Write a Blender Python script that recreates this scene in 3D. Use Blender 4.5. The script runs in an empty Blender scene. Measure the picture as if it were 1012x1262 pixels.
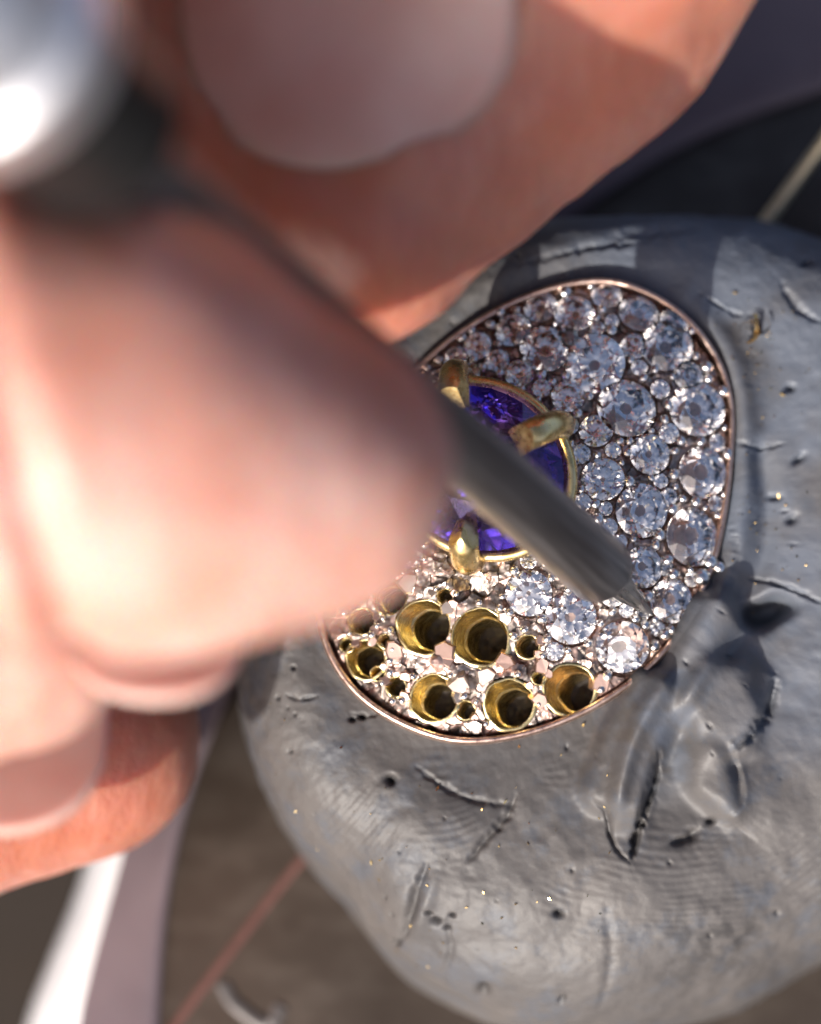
import bpy, bmesh, math, random
import numpy as np
from mathutils import Vector, Matrix

random.seed(7)
rng = np.random.default_rng(11)
S = bpy.context.scene
COL = S.collection

# ---------------------------------------------------------------- camera, sky, sun, exposure
S.unit_settings.scale_length = 0.01            # one unit is a centimetre
TILT = math.radians(7)
DIST = 20.0
PXCM = 375.0                                   # photo pixels per cm at the focus plane
TGT = np.array([-0.384, 0.0, 0.10])
AX_R = np.array([1.0, 0, 0])
AX_U = np.array([0, math.cos(TILT), math.sin(TILT)])
AX_N = np.array([0, -math.sin(TILT), math.cos(TILT)])
CAMP = TGT + AX_N * DIST
cd = bpy.data.cameras.new('camera')
cam = bpy.data.objects.new('camera', cd)
COL.objects.link(cam)
cam.location = CAMP
cam.rotation_euler = (TILT, 0, 0)
cd.sensor_fit = 'VERTICAL'
cd.sensor_height = 24
cd.lens = 24 * DIST / (1262 / PXCM)
cd.clip_start = 0.5
cd.clip_end = 2000
cd.dof.use_dof = True
cd.dof.focus_distance = DIST - 0.10
cd.dof.aperture_fstop = cd.lens * 1e-3 / (2 * 0.49)
S.camera = cam

SUN_DIR = AX_R * -0.37 + AX_U * -0.63 + AX_N * 0.68; SUN_DIR /= np.linalg.norm(SUN_DIR)
sun_el = math.asin(SUN_DIR[2])
w = bpy.data.worlds.new('World')
S.world = w
w.use_nodes = True
nt = w.node_tree
bg = nt.nodes['Background']
sky = nt.nodes.new('ShaderNodeTexSky')
sky.sky_type = 'NISHITA'
sky.sun_disc = False
sky.sun_elevation = sun_el
sky.sun_rotation = math.atan2(SUN_DIR[0], SUN_DIR[1])
nt.links.new(sky.outputs[0], bg.inputs[0])
bg.inputs[1].default_value = 0.15
sky.air_density = 0.45
sky.dust_density = 3.5
sky.ozone_density = 0.2
ld = bpy.data.lights.new('sun', 'SUN')
ld.energy = 4.0
ld.angle = math.radians(0.53)
ld.color = (1.0, 0.95, 0.88)
lo = bpy.data.objects.new('sun', ld)
COL.objects.link(lo)
lo.rotation_euler = Vector(SUN_DIR).to_track_quat('Z', 'Y').to_euler()
S.view_settings.view_transform = 'Standard'
S.view_settings.look = 'None'
S.view_settings.exposure = 0.52
S.view_settings.gamma = 1
S.render.engine = 'CYCLES'
S.cycles.use_denoising = True
S.cycles.max_bounces = 14
S.cycles.transmission_bounces = 12
S.cycles.glossy_bounces = 6
S.cycles.diffuse_bounces = 4
S.cycles.caustics_reflective = False
S.cycles.caustics_refractive = False
S.cycles.sample_clamp_indirect = 30
S.cycles.sample_clamp_direct = 0


# ---------------------------------------------------------------- helpers
def P(px, py, wd):
    """world point seen at photo pixel (px,py), wd cm nearer than the target plane"""
    k = (DIST - wd) / DIST / PXCM
    return CAMP - AX_N * (DIST - wd) + AX_R * ((px - 506) * k) + AX_U * ((631 - py) * k)


def onz(px, py, z):
    d = P(px, py, 0) - CAMP
    return CAMP + d * ((z - CAMP[2]) / d[2])


def topx(p):
    p = np.asarray(p, float) - CAMP
    dep = -(p @ AX_N)
    return 506 + (p @ AX_R) / dep * DIST * PXCM, 631 - (p @ AX_U) / dep * DIST * PXCM


def sm(a, b, x):
    t = np.clip((x - a) / (b - a), 0, 1)
    return t * t * (3 - 2 * t)


def _h(ix, iy, iz, s):
    n = (ix * 374761393 + iy * 668265263 + iz * 2147483647 % 1274126177 + s * 974634777) & 0xFFFFFFFF
    n = (n ^ (n >> 13)) * 1274126177 & 0xFFFFFFFF
    n = (n ^ (n >> 16)) * 2246822519 & 0xFFFFFFFF
    return ((n ^ (n >> 15)) & 0xFFFFFF) / float(0xFFFFFF)


def noise(x, y, z=0.0, s=0):
    x = np.asarray(x, float); y = np.asarray(y, float); z = np.zeros_like(x) + z
    xi, yi, zi = (np.floor(v).astype(np.int64) for v in (x, y, z))
    fx, fy, fz = x - xi, y - yi, z - zi
    ux, uy, uz = (f * f * f * (f * (f * 6 - 15) + 10) for f in (fx, fy, fz))
    r = 0
    for dz in (0, 1):
        for dy in (0, 1):
            for dx in (0, 1):
                wt = (ux if dx else 1 - ux) * (uy if dy else 1 - uy) * (uz if dz else 1 - uz)
                r = r + wt * _h(xi + dx, yi + dy, zi + dz, s)
    return r * 2 - 1


def fbm(x, y, z=0.0, s=0, o=4):
    r, a, f = 0, 1.0, 1.0
    for i in range(o):
        r = r + a * noise(x * f, y * f, (z * f if np.ndim(z) else z * f), s + i)
        a *= .5; f *= 2.03
    return r


def mesh(name, V, F, mat=None, parent=None, smooth=True):
    m = bpy.data.meshes.new(name)
    V = np.asarray(V, np.float32)
    if isinstance(F, np.ndarray):
        n, k = F.shape
        m.vertices.add(len(V)); m.vertices.foreach_set('co', V.ravel())
        m.loops.add(n * k); m.loops.foreach_set('vertex_index', F.astype(np.int32).ravel())
        m.polygons.add(n)
        m.polygons.foreach_set('loop_start', np.arange(0, n * k, k, dtype=np.int32))
        m.update(calc_edges=True)
    else:
        m.from_pydata([tuple(map(float, v)) for v in V], [], F)
        m.update()
    m.validate()
    m.polygons.foreach_set('use_smooth', [smooth] * len(m.polygons))
    if mat: m.materials.append(mat)
    return link(name, m, parent)


def link(name, m, parent=None):
    o = bpy.data.objects.new(name, m)
    COL.objects.link(o)
    if parent: o.parent = parent
    return o


def tag(o, label=None, cat=None, group=None, kind=None):
    if label: o['label'] = label
    if cat: o['category'] = cat
    if group: o['group'] = group
    if kind: o['kind'] = kind
    return o


def empty(name, label, cat, group=None, loc=(0, 0, 0)):
    o = bpy.data.objects.new(name, None)
    COL.objects.link(o)
    o.location = loc
    return tag(o, label, cat, group)


def grid_faces(nu, nv, wrap_u=False, wrap_v=False):
    iu = np.arange(nu if wrap_u else nu - 1); iv = np.arange(nv if wrap_v else nv - 1)
    A, B = np.meshgrid(iu, iv, indexing='ij')
    A2, B2 = (A + 1) % nu, (B + 1) % nv
    return np.stack([A * nv + B, A2 * nv + B, A2 * nv + B2, A * nv + B2], -1).reshape(-1, 4)


def frame(n, hint=(0, 1, 0)):
    n = np.asarray(n, float); n = n / np.linalg.norm(n)
    x = np.cross(hint, n)
    if np.linalg.norm(x) < 1e-4: x = np.cross((1, 0, 0), n)
    x /= np.linalg.norm(x)
    return x, np.cross(n, x), n


def mat4(p, n, s=1, rot=0):
    x, y, z = frame(n)
    c, q = math.cos(rot), math.sin(rot)
    x, y = x * c + y * q, y * c - x * q
    M = Matrix.Identity(4)
    for i in range(3):
        M[i][0], M[i][1], M[i][2], M[i][3] = x[i] * s, y[i] * s, z[i] * s, p[i]
    return M


def catmull(pts, n, closed=False):
    pts = np.asarray(pts, float)
    N = len(pts)
    out = []
    segs = N if closed else N - 1
    for i in range(segs):
        idx = [(i - 1), i, i + 1, i + 2]
        p = [pts[j % N] if closed else pts[min(max(j, 0), N - 1)] for j in idx]
        for t in np.arange(n) / n:
            out.append(.5 * (2 * p[1] + (p[2] - p[0]) * t + (2 * p[0] - 5 * p[1] + 4 * p[2] - p[3]) * t * t
                             + (3 * p[1] - p[0] - 3 * p[2] + p[3]) * t ** 3))
    if not closed: out.append(pts[-1])
    return np.array(out)


def tube_verts(path, rad, ns=14, flat=None, closed=False):
    path = np.asarray(path, float); n = len(path)
    if closed: tan = np.roll(path, -1, 0) - np.roll(path, 1, 0)
    else: tan = np.gradient(path, axis=0)
    tan /= np.linalg.norm(tan, axis=1)[:, None]
    rad = np.broadcast_to(rad, (n,))
    V = []
    x = frame(tan[0])[0]
    for i in range(n):
        x = x - tan[i] * (x @ tan[i]); x /= np.linalg.norm(x)
        y = np.cross(tan[i], x)
        a = np.arange(ns) / ns * 2 * math.pi
        V.append(path[i] + rad[i] * (np.cos(a)[:, None] * x + np.sin(a)[:, None] * y))
    return np.array(V)


def tube(name, path, rad, mat, parent=None, ns=14, closed=False, smooth=True, caps=True):
    V = tube_verts(path, rad, ns, closed=closed)
    n = len(V)
    F = grid_faces(n, ns, closed, True).tolist()
    if not closed and caps:
        F.append(list(range(ns))[::-1]); F.append([(n - 1) * ns + k for k in range(ns)])
    o = mesh(name, V.reshape(-1, 3), F, mat, parent, smooth)
    if smooth and not closed and caps:
        for p in list(o.data.polygons)[-2:]: p.use_smooth = False
    return o


# ---------------------------------------------------------------- materials
def newmat(name):
    m = bpy.data.materials.new(name); m.use_nodes = True
    t = m.node_tree
    return m, t, t.nodes['Principled BSDF'], t.nodes['Material Output']


def nd(t, kind, **kw):
    n = t.nodes.new(kind)
    for k, v in kw.items():
        if k.startswith('i_'):
            key = k[2:]
            n.inputs[int(key) if key.isdigit() else key].default_value = v
        else: setattr(n, k, v)
    return n


def noise_tex(t, scale, detail=4, rough=.55, coord='Object', sc=(1, 1, 1)):
    tc = nd(t, 'ShaderNodeTexCoord')
    mp = nd(t, 'ShaderNodeMapping'); mp.inputs['Scale'].default_value = sc
    t.links.new(tc.outputs[coord], mp.inputs[0])
    n = nd(t, 'ShaderNodeTexNoise'); n.inputs['Scale'].default_value = scale
    n.inputs['Detail'].default_value = detail; n.inputs['Roughness'].default_value = rough
    t.links.new(mp.outputs[0], n.inputs['Vector'])
    return n


def ramp(t, src, stops):
    r = nd(t, 'ShaderNodeValToRGB')
    e = r.color_ramp.elements
    while len(e) < len(stops): e.new(.5)
    for k, (p, c) in zip(e, stops):
        k.position = p; k.color = (*c, 1) if len(c) == 3 else c
    t.links.new(src, r.inputs[0])
    return r


def bump(t, b, src, strength, dist, prev=None):
    k = nd(t, 'ShaderNodeBump'); k.inputs['Strength'].default_value = strength
    k.inputs['Distance'].default_value = dist
    t.links.new(src, k.inputs['Height'])
    if prev: t.links.new(prev.outputs[0], k.inputs['Normal'])
    t.links.new(k.outputs[0], b.inputs['Normal'])
    return k


def mixc(t, fac, a, b, mode='MIX'):
    m = nd(t, 'ShaderNodeMix', data_type='RGBA', blend_type=mode)
    for s, v in ((0, fac), (6, a), (7, b)):
        if hasattr(v, 'is_output'): t.links.new(v, m.inputs[s])
        elif s == 0: m.inputs[0].default_value = v
        else: m.inputs[s].default_value = (*v, 1)
    return m.outputs[2]


def metal(name, c1, c2, rough=(.2, .4), scale=20, bmp=.15, bd=.01, sc=(1, 1, 1), metallic=1.0):
    m, t, b, o = newmat(name)
    n = noise_tex(t, scale, 5, .6, sc=sc)
    r = ramp(t, n.outputs[0], [(.3, c1), (.68, c2)])
    t.links.new(r.outputs[0], b.inputs['Base Color'])
    rr = ramp(t, n.outputs[0], [(.3, (rough[0],) * 3), (.7, (rough[1],) * 3)])
    t.links.new(rr.outputs[0], b.inputs['Roughness'])
    b.inputs['Metallic'].default_value = metallic
    if bmp: bump(t, b, n.outputs[0], bmp, bd)
    return m


def attr_mix(m, attr, col, rough=None):
    """blend the base colour towards col by a mesh attribute (real dirt / pigment)"""
    t = m.node_tree; b = t.nodes['Principled BSDF']
    a = nd(t, 'ShaderNodeAttribute'); a.attribute_name = attr
    src = b.inputs['Base Color'].links[0].from_socket
    t.links.new(mixc(t, a.outputs['Fac'], src, col), b.inputs['Base Color'])
    return m


M_GOLD = metal('yellow_gold', (.66, .47, .18), (.90, .72, .38), (.2, .36), 30, .08, .004)
M_SEAT = metal('bored_gold', (.58, .44, .17), (.86, .74, .42), (.18, .32), 90, .3, .002, (.25, .25, 5))
M_RIM = metal('rose_rim', (.62, .40, .31), (.80, .60, .50), (.25, .45), 40, .3, .004)
M_PLATE = metal('white_plate', (.32, .25, .21), (.56, .49, .45), (.30, .55), 55, .25, .003)
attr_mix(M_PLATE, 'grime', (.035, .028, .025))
attr_mix(M_PLATE, 'rose', (.62, .40, .33))
M_BEAD = metal('white_bead', (.66, .63, .61), (.86, .84, .82), (.12, .28), 80, .15, .002)
M_STEEL = metal('graver_steel', (.17, .165, .17), (.34, .33, .335), (.26, .4), 45, .12, .002, (1, 1, .04))
M_TIP = metal('ground_steel', (.34, .33, .32), (.60, .58, .56), (.22, .40), 90, .6, .003, (1, 1, .1))
M_CHROME = metal('satin_chrome', (.80, .80, .82), (.92, .92, .94), (.42, .52), 6, .03, .01)
M_EDGE = metal('sun_glint_white', (.80, .80, .81), (.85, .85, .86), (.25, .3), 4, .02, .01, metallic=0)  # white base colour stands in for the sun's glint on the polished edge
M_BLACK = metal('black_collar', (.006, .006, .006), (.012, .012, .012), (.3, .4), 10, 0, 0, metallic=0)
M_PINM = metal('pin_brass', (.5, .42, .27), (.68, .6, .42), (.35, .55), 60, .4, .004)
M_FLECK = metal('gold_filing', (.75, .5, .18), (.95, .72, .35), (.15, .3), 40, 0, 0)

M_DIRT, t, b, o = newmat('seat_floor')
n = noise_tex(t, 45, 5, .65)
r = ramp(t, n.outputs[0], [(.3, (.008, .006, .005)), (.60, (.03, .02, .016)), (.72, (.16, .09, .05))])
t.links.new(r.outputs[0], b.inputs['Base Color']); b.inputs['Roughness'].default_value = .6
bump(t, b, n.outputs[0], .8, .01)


def gem(name, iors, cols):
    m, t, b, o = newmat(name)
    t.nodes.remove(b)
    prev = None
    for i, c in zip(iors, cols):
        g = nd(t, 'ShaderNodeBsdfGlass'); g.inputs['IOR'].default_value = i
        g.inputs['Roughness'].default_value = 0.0
        g.inputs['Color'].default_value = (*c, 1)
        if prev is None: prev = g.outputs[0]
        else:
            a = nd(t, 'ShaderNodeAddShader')
            t.links.new(prev, a.inputs[0]); t.links.new(g.outputs[0], a.inputs[1]); prev = a.outputs[0]
    t.links.new(prev, o.inputs['Surface'])
    return m


M_DIA = gem('diamond', (2.4,), ((1, 1, 1),))
M_SAPH = gem('sapphire', (1.77,), ((.60, .52, .98),))

# clay
M_CLAY, t, b, o = newmat('putty')
n1 = noise_tex(t, 1.6, 6, .6)
n2 = noise_tex(t, 38, 5, .7)
n3 = noise_tex(t, 7, 5, .65)
c = ramp(t, n1.outputs[0], [(.3, (.064, .061, .062)), (.55, (.094, .086, .082)), (.75, (.124, .112, .105))]).outputs[0]
c = mixc(t, ramp(t, n3.outputs[0], [(.36, (1, 1, 1)), (.5, (0, 0, 0))]).outputs[0], c, (.075, .078, .088))
dk = ramp(t, n2.outputs[0], [(.20, (.8, .8, .8)), (.29, (0, 0, 0))]).outputs[0]
c = mixc(t, dk, c, (.03, .03, .034))
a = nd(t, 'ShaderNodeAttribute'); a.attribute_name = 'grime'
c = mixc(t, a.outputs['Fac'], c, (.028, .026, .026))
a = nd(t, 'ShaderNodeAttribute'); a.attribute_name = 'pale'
c = mixc(t, a.outputs['Fac'], c, (.115, .135, .172))  # bluish sky reflection painted into the putty colour
t.links.new(c, b.inputs['Base Color'])
b.inputs['Roughness'].default_value = .56
b.inputs['Specular IOR Level'].default_value = .5
k = bump(t, b, n2.outputs[0], .13, .008)
bump(t, b, n3.outputs[0], .15, .02, k)

# skin
M_SKIN, t, b, o = newmat('skin')
n1 = noise_tex(t, 2.2, 4, .6)
n2 = noise_tex(t, 22, 4, .6)
n5 = noise_tex(t, 5.5, 5, .65)
c = ramp(t, n1.outputs[0], [(.3, (.53, .29, .22)), (.7, (.67, .475, .425))]).outputs[0]
c = mixc(t, ramp(t, n5.outputs[0], [(.42, (0, 0, 0)), (.68, (.5, .5, .5))]).outputs[0], c, (.58, .24, .17))
a = nd(t, 'ShaderNodeAttribute'); a.attribute_name = 'flush_shade'
c = mixc(t, a.outputs['Fac'], c, (.38, .085, .03))  # fingertip redness, plus shade and glow painted into the skin colour
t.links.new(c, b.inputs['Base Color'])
b.inputs['Roughness'].default_value = .40
b.inputs['Specular IOR Level'].default_value = .65
b.inputs['Subsurface Weight'].default_value = 1.0
b.inputs['Subsurface Radius'].default_value = (1.0, .27, .11)
b.inputs['Subsurface Scale'].default_value = .24
vo = nd(t, 'ShaderNodeTexVoronoi', feature='DISTANCE_TO_EDGE'); vo.inputs['Scale'].default_value = 34
tc = nd(t, 'ShaderNodeTexCoord'); t.links.new(tc.outputs['Object'], vo.inputs['Vector'])
vr = ramp(t, vo.outputs['Distance'], [(.0, (0, 0, 0)), (.14, (1, 1, 1))])
n4 = noise_tex(t, 3.2, 3, .55, sc=(1.6, .6, 1))
k = bump(t, b, n2.outputs[0], .18, .03)
k = bump(t, b, vr.outputs[0], .10, .006, k)
bump(t, b, n4.outputs[0], .3, .1, k)
M_NAIL, t, b, o = newmat('nail')
n1 = noise_tex(t, 3, 3, .5)
c = ramp(t, n1.outputs[0], [(.3, (.60, .33, .28)), (.7, (.68, .43, .385))]).outputs[0]
t.links.new(c, b.inputs['Base Color'])
b.inputs['Roughness'].default_value = .42
b.inputs['Subsurface Weight'].default_value = .9
b.inputs['Subsurface Radius'].default_value = (1.0, .45, .35)
b.inputs['Subsurface Scale'].default_value = .12

# background metals
M_VISE, t, b, o = newmat('vise_steel')
n1 = noise_tex(t, 1.5, 5, .6)
n2 = noise_tex(t, 7, 4, .6, sc=(.7, 1.3, 1))
c = ramp(t, n1.outputs[0], [(.3, (.042, .030, .022)), (.7, (.075, .058, .046))]).outputs[0]
c = mixc(t, ramp(t, n2.outputs[0], [(.45, (0, 0, 0)), (.8, (.4, .4, .4))]).outputs[0], c, (.15, .125, .105))
t.links.new(c, b.inputs['Base Color'])
b.inputs['Metallic'].default_value = .55
b.inputs['Roughness'].default_value = .48
bump(t, b, n2.outputs[0], .12, .02)
M_BAND = metal('band_steel', (.16, .125, .14), (.20, .16, .175), (.42, .5), 2.0, .03, .02, metallic=.5)
M_SCRIBE = metal('scribed_line', (.12, .055, .045), (.16, .075, .062), (.4, .6), 12, .1, .01, metallic=.3)
M_MARK = metal('stamped_mark', (.09, .08, .077), (.13, .118, .114), (.4, .5), 10, .1, .01, metallic=.4)
M_BENCH = metal('bench_wood', (.012, .007, .004), (.022, .013, .007), (.8, .9), 1.2, .2, .05, (.3, 2, 1), metallic=0)

# ---------------------------------------------------------------- the ring's outline and dome
RIM_PX = [(740, 343), (800, 358), (850, 392), (886, 440), (904, 495), (904, 560), (896, 630), (880, 700), (850, 765),
          (800, 827), (730, 875), (650, 906), (570, 916), (500, 897), (440, 858), (403, 805), (388, 740), (398, 650),
          (440, 545), (510, 455), (580, 398), (660, 358)]
rimw = catmull([onz(x, y, 0)[:2] for x, y in RIM_PX], 24, True)
C0 = rimw.mean(0)
_a = np.arctan2(rimw[:, 1] - C0[1], rimw[:, 0] - C0[0])
_r = np.hypot(rimw[:, 1] - C0[1], rimw[:, 0] - C0[0])
_o = np.argsort(_a)
RA = np.concatenate([_a[_o] - 2 * math.pi, _a[_o], _a[_o] + 2 * math.pi]); RR = np.tile(_r[_o], 3)


def rimr(th): return np.interp(th, RA, RR)


DH = 0.155


def rho(x, y):
    return np.hypot(x - C0[0], y - C0[1]) / rimr(np.arctan2(y - C0[1], x - C0[0]))


def dome(x, y):
    q = np.clip(rho(x, y), 0, 1.2)
    return -0.02 + DH * (1 - q ** 2.1)


def dnorm(x, y):
    e = 5e-3
    n = np.array([-(dome(x + e, y) - dome(x - e, y)) / (2 * e), -(dome(x, y + e) - dome(x, y - e)) / (2 * e), 1.0])
    return n / np.linalg.norm(n)


def ondome(px, py, dz=0.0):
    z = .1
    for _ in range(30):
        p = onz(px, py, z); z = .5 * z + .5 * (float(dome(p[0], p[1])) + dz)
    return p


# ---------------------------------------------------------------- setting: bench and vise
g = 60
bench = mesh('ground', [(-g, -g, -4), (g, -g, -4), (g, g, -4), (-g, g, -4)], [[0, 1, 2, 3]], M_BENCH, None, False)
tag(bench, kind='structure')
ZP = -1.0
edge_px = [(1150, 60), (1012, 105), (880, 155), (770, 215), (620, 330), (470, 500), (360, 690), (292, 830), (240, 960), (210, 1080), (196, 1200), (194, 1320),
           (215, 1480), (290, 1700), (450, 1900), (800, 2100), (1300, 2150), (1900, 1900), (2200, 1300), (2000, 500), (1600, 100), (1350, 30)]
edge = catmull([onz(x, y, ZP)[:2] for x, y in edge_px], 12, True)
ec = edge.mean(0)
vise = empty('ball_vise', 'dark scratched steel work holder with a pale sloping rim below the grey putty', 'vise', loc=(0, 0, 0))
n = len(edge)
rings = []
for k, zz in ((1.0, ZP), (.998, ZP), (.6, ZP), (.25, ZP), (.01, ZP)):
    rings.append(np.c_[ec + (edge - ec) * k, np.full(n, zz)])
V = np.array(rings); V[0, :, 2] -= .01
pl = mesh('face_plate', V.reshape(-1, 3), grid_faces(len(V), n, False, True), M_VISE, vise, True)
# bevelled rim: rounded band falling away outside the plate
d_out = edge - ec
tanv = np.roll(edge, -1, 0) - np.roll(edge, 1, 0)
nrm = np.c_[tanv[:, 1], -tanv[:, 0]]; nrm /= np.linalg.norm(nrm, axis=1)[:, None]
nrm *= np.sign((nrm * d_out).sum(1))[:, None]
rings = []
_ex, _ey = topx(np.c_[edge, np.full(n, ZP)])
bw = np.where(_ex < 420, np.interp(_ey, [900, 1100, 1262, 1400], [.58, .68, 1.0, 1.15]), np.where(_ey < 420, 1.7, 1.0))[:, None]
bw = np.clip(np.real(np.fft.ifft(np.fft.fft(bw[:, 0]) * np.exp(-(np.fft.fftfreq(n) * n / 20) ** 2))), .5, 2)[:, None]
for d, zz in ((-.012, ZP + .002), (.0, ZP + .014), (.02, ZP + .016), (.08, ZP), (.27, ZP - .07), (.34, ZP - .13), (.42, ZP - .25), (.47, ZP - .38), (.49, ZP - .6), (.49, -4)):
    rings.append(np.c_[edge + nrm * d * bw, np.full(n, zz)])
V = np.array(rings)
mesh('sloping_rim', V[:5].reshape(-1, 3), grid_faces(5, n, False, True), M_BAND, vise, True)
mesh('polished_edge', V[4:].reshape(-1, 3), grid_faces(len(V) - 4, n, False, True), M_EDGE, vise, True)


def strip(name, pts, wid, z, mat, parent, hgt=.008):
    pts = catmull(pts, 10)
    tg = np.gradient(pts, axis=0); tg /= np.linalg.norm(tg, axis=1)[:, None]
    nn = np.c_[-tg[:, 1], tg[:, 0]] * wid / 2
    V = []
    for p, q in zip(pts, nn):
        for s, zz in ((1, z), (.8, z + hgt), (-.8, z + hgt), (-1, z)):
            V.append((p[0] + q[0] * s, p[1] + q[1] * s, zz))
    return mesh(name, V, grid_faces(len(pts), 4), mat, parent, True)


strip('scribed_line', [onz(x, y, ZP)[:2] for x, y in ((520, 885), (370, 1062), (290, 1165), (215, 1265), (120, 1400))], .032, ZP + .002, M_SCRIBE, vise, .004)
strip('stamped_mark', [onz(x, y, ZP)[:2] for x, y in ((274, 1212), (290, 1238), (330, 1264), (346, 1240))], .05, ZP + .003, M_MARK, vise, .006)

# thin pin leaning behind the putty
pin = tube('wire_pin', [P(925, 303, -.8), P(945, 272, -.8), P(1012, 180, -.75), P(1060, 112, -.7), P(1130, 12, -.66)], .027, M_PINM, None, 12)
tag(pin, 'thin straight brass wire sticking out behind the top right of the putty', 'wire')

# ---------------------------------------------------------------- putty block
OUT_PX = [(1350, 420), (1200, 350), (1090, 320), (1012, 300), (955, 277), (900, 267), (850, 263), (790, 264), (730, 270), (660, 284), (590, 309), (530, 345), (478, 392), (410, 480), (345, 600), (305, 720),
          (293, 810), (299, 890), (316, 950), (345, 1010), (378, 1055), (408, 1082), (432, 1102), (455, 1140), (480, 1178), (520, 1212), (570, 1236), (640, 1264), (730, 1276), (820, 1262),
          (900, 1240), (1012, 1190), (1130, 1150), (1280, 1050), (1400, 900), (1440, 650)]
outp = catmull(OUT_PX, 12, True)
cpx = np.array(topx((C0[0], C0[1], -.1)))
oa = np.arctan2(outp[:, 1] - cpx[1], outp[:, 0] - cpx[0]); orr = np.hypot(outp[:, 1] - cpx[1], outp[:, 0] - cpx[0])
oo = np.argsort(oa)
OA = np.concatenate([oa[oo] - 2 * math.pi, oa[oo], oa[oo] + 2 * math.pi]); OR = np.tile(orr[oo], 3)
NT, NS = 1400, 300
th = np.arange(NT) / NT * 2 * math.pi - math.pi
rin = rimr(th)
rout = rin + .6
sv = np.linspace(0, 1, NS)
aa = np.clip((sv - .03) / .97, 0, 1) * math.radians(128)


def putty_base(rout, tt, a):
    ri = rimr(tt)
    q = np.sin(a) ** 1.0
    r = ri * .985 + (rout - ri * .985) * np.where(a < math.pi / 2, q, 1 - .6 * (1 - q))
    zd = .70
    z = -.035 - zd * np.clip(1 - np.cos(a), 0, None) ** 1.7
    return C0[0] + r * np.cos(tt), C0[1] + r * np.sin(tt), z


for it in range(14):
    A, T = np.meshgrid(aa[::6], th[::4])
    X, Y, Z = putty_base(rout[::4][:, None], T, A)
    px, py = topx(np.stack([X, Y, Z], -1))
    ang = np.arctan2(py - cpx[1], px - cpx[0]); rr = np.hypot(px - cpx[0], py - cpx[1])
    ratio = rr / np.interp(ang, OA, OR)
    mr = ratio.max(1)
    kf = np.interp(th, th[::4], mr)
    rout = rin + np.maximum((rout * (1 + (1 / kf - 1) * .8)) - rin, .12)
    rout = np.real(np.fft.ifft(np.fft.fft(rout) * np.exp(-(np.fft.fftfreq(NT) * NT / 45) ** 2)))
T, A = np.meshgrid(th, aa, indexing='ij')
X, Y, Z = putty_base(rout[:, None], T, A)
# drop the very start under the rim
st = sm(.03, 0, sv)[None, :]
Z = Z - .10 * st
B = np.stack([X, Y, Z], -1)
du = np.roll(B, -1, 0) - np.roll(B, 1, 0); dv = np.gradient(B, axis=1)
N = np.cross(dv, du); N /= np.linalg.norm(N, axis=2)[..., None] + 1e-12
if N[:, NS // 4, 2].mean() < 0: N = -N
PX, PY = topx(B)


def seg_dist(pts):
    """distance (px) to a polyline, arc fraction and signed side"""
    best = np.full(PX.shape, 1e9); fr = np.zeros(PX.shape); sd = np.zeros(PX.shape)
    pts = np.asarray(catmull(pts, 6), float)
    L = np.r_[0, np.cumsum(np.hypot(*np.diff(pts, axis=0).T))]
    x0, x1 = pts[:, 0].min() - 130, pts[:, 0].max() + 130
    y0, y1 = pts[:, 1].min() - 130, pts[:, 1].max() + 130
    msk = (PX > x0) & (PX < x1) & (PY > y0) & (PY < y1)
    qx, qy = PX[msk], PY[msk]
    bb = np.full(qx.shape, 1e9); ff = np.zeros(qx.shape); ss = np.zeros(qx.shape)
    for i in range(len(pts) - 1):
        d = pts[i + 1] - pts[i]; l2 = (d @ d) + 1e-9
        t = np.clip(((qx - pts[i, 0]) * d[0] + (qy - pts[i, 1]) * d[1]) / l2, 0, 1)
        ex, ey = qx - pts[i, 0] - t * d[0], qy - pts[i, 1] - t * d[1]
        dd = np.hypot(ex, ey); u = dd < bb
        bb[u] = dd[u]; ff[u] = (L[i] + t * (L[i + 1] - L[i]))[u] / L[-1]; ss[u] = np.sign(d[0] * ey - d[1] * ex)[u]
    best[msk] = bb; fr[msk] = ff; sd[msk] = ss
    return best, fr, sd


D = np.zeros(PX.shape); GR = np.zeros(PX.shape); SKY_TINT = np.zeros(PX.shape)
wx = PX + 9 * noise(PX / 40, PY / 40, 0, 3); wy = PY + 9 * noise(PX / 40, PY / 40, 0, 4)
far = sm(.06, .2, sv)[None, :]                     # keep the lip round the ring clean
D += .020 * fbm(B[..., 0] * 1.6, B[..., 1] * 1.6, B[..., 2] * 1.6, 5, 3) * far
D += .0055 * fbm(B[..., 0] * 6, B[..., 1] * 6, B[..., 2] * 6, 9, 3) * far
D += .0022 * fbm(B[..., 0] * 22, B[..., 1] * 22, B[..., 2] * 22, 13, 3)
# facets pressed by fingers
f1 = noise(B[..., 0] * 2.4 + 7, B[..., 1] * 2.4, B[..., 2] * 2.4, 21)
D += .018 * np.abs(f1) * far


def crack(pts, wid, dep, grime=.7, lip=0.0):
    d, f, s = seg_dist(pts)
    tp = np.sqrt(np.clip(np.sin(np.clip(f, 0.02, .98) * math.pi), 0, 1))
    ww = wid * (.35 + .65 * tp)
    dd = d + 2.2 * noise(PX / 7, PY / 7, 0, 31)
    ww = ww * .72
    g = np.exp(-(dd / ww) ** 2)
    D[...] -= .55 * dep * g * tp
    if lip: D[...] += lip * np.exp(-((d - 2.2 * wid) / (1.2 * wid)) ** 2) * tp * (s > 0)
    GR[...] = np.maximum(GR, grime * np.exp(-(dd / (ww * .9)) ** 2) * tp)


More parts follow.
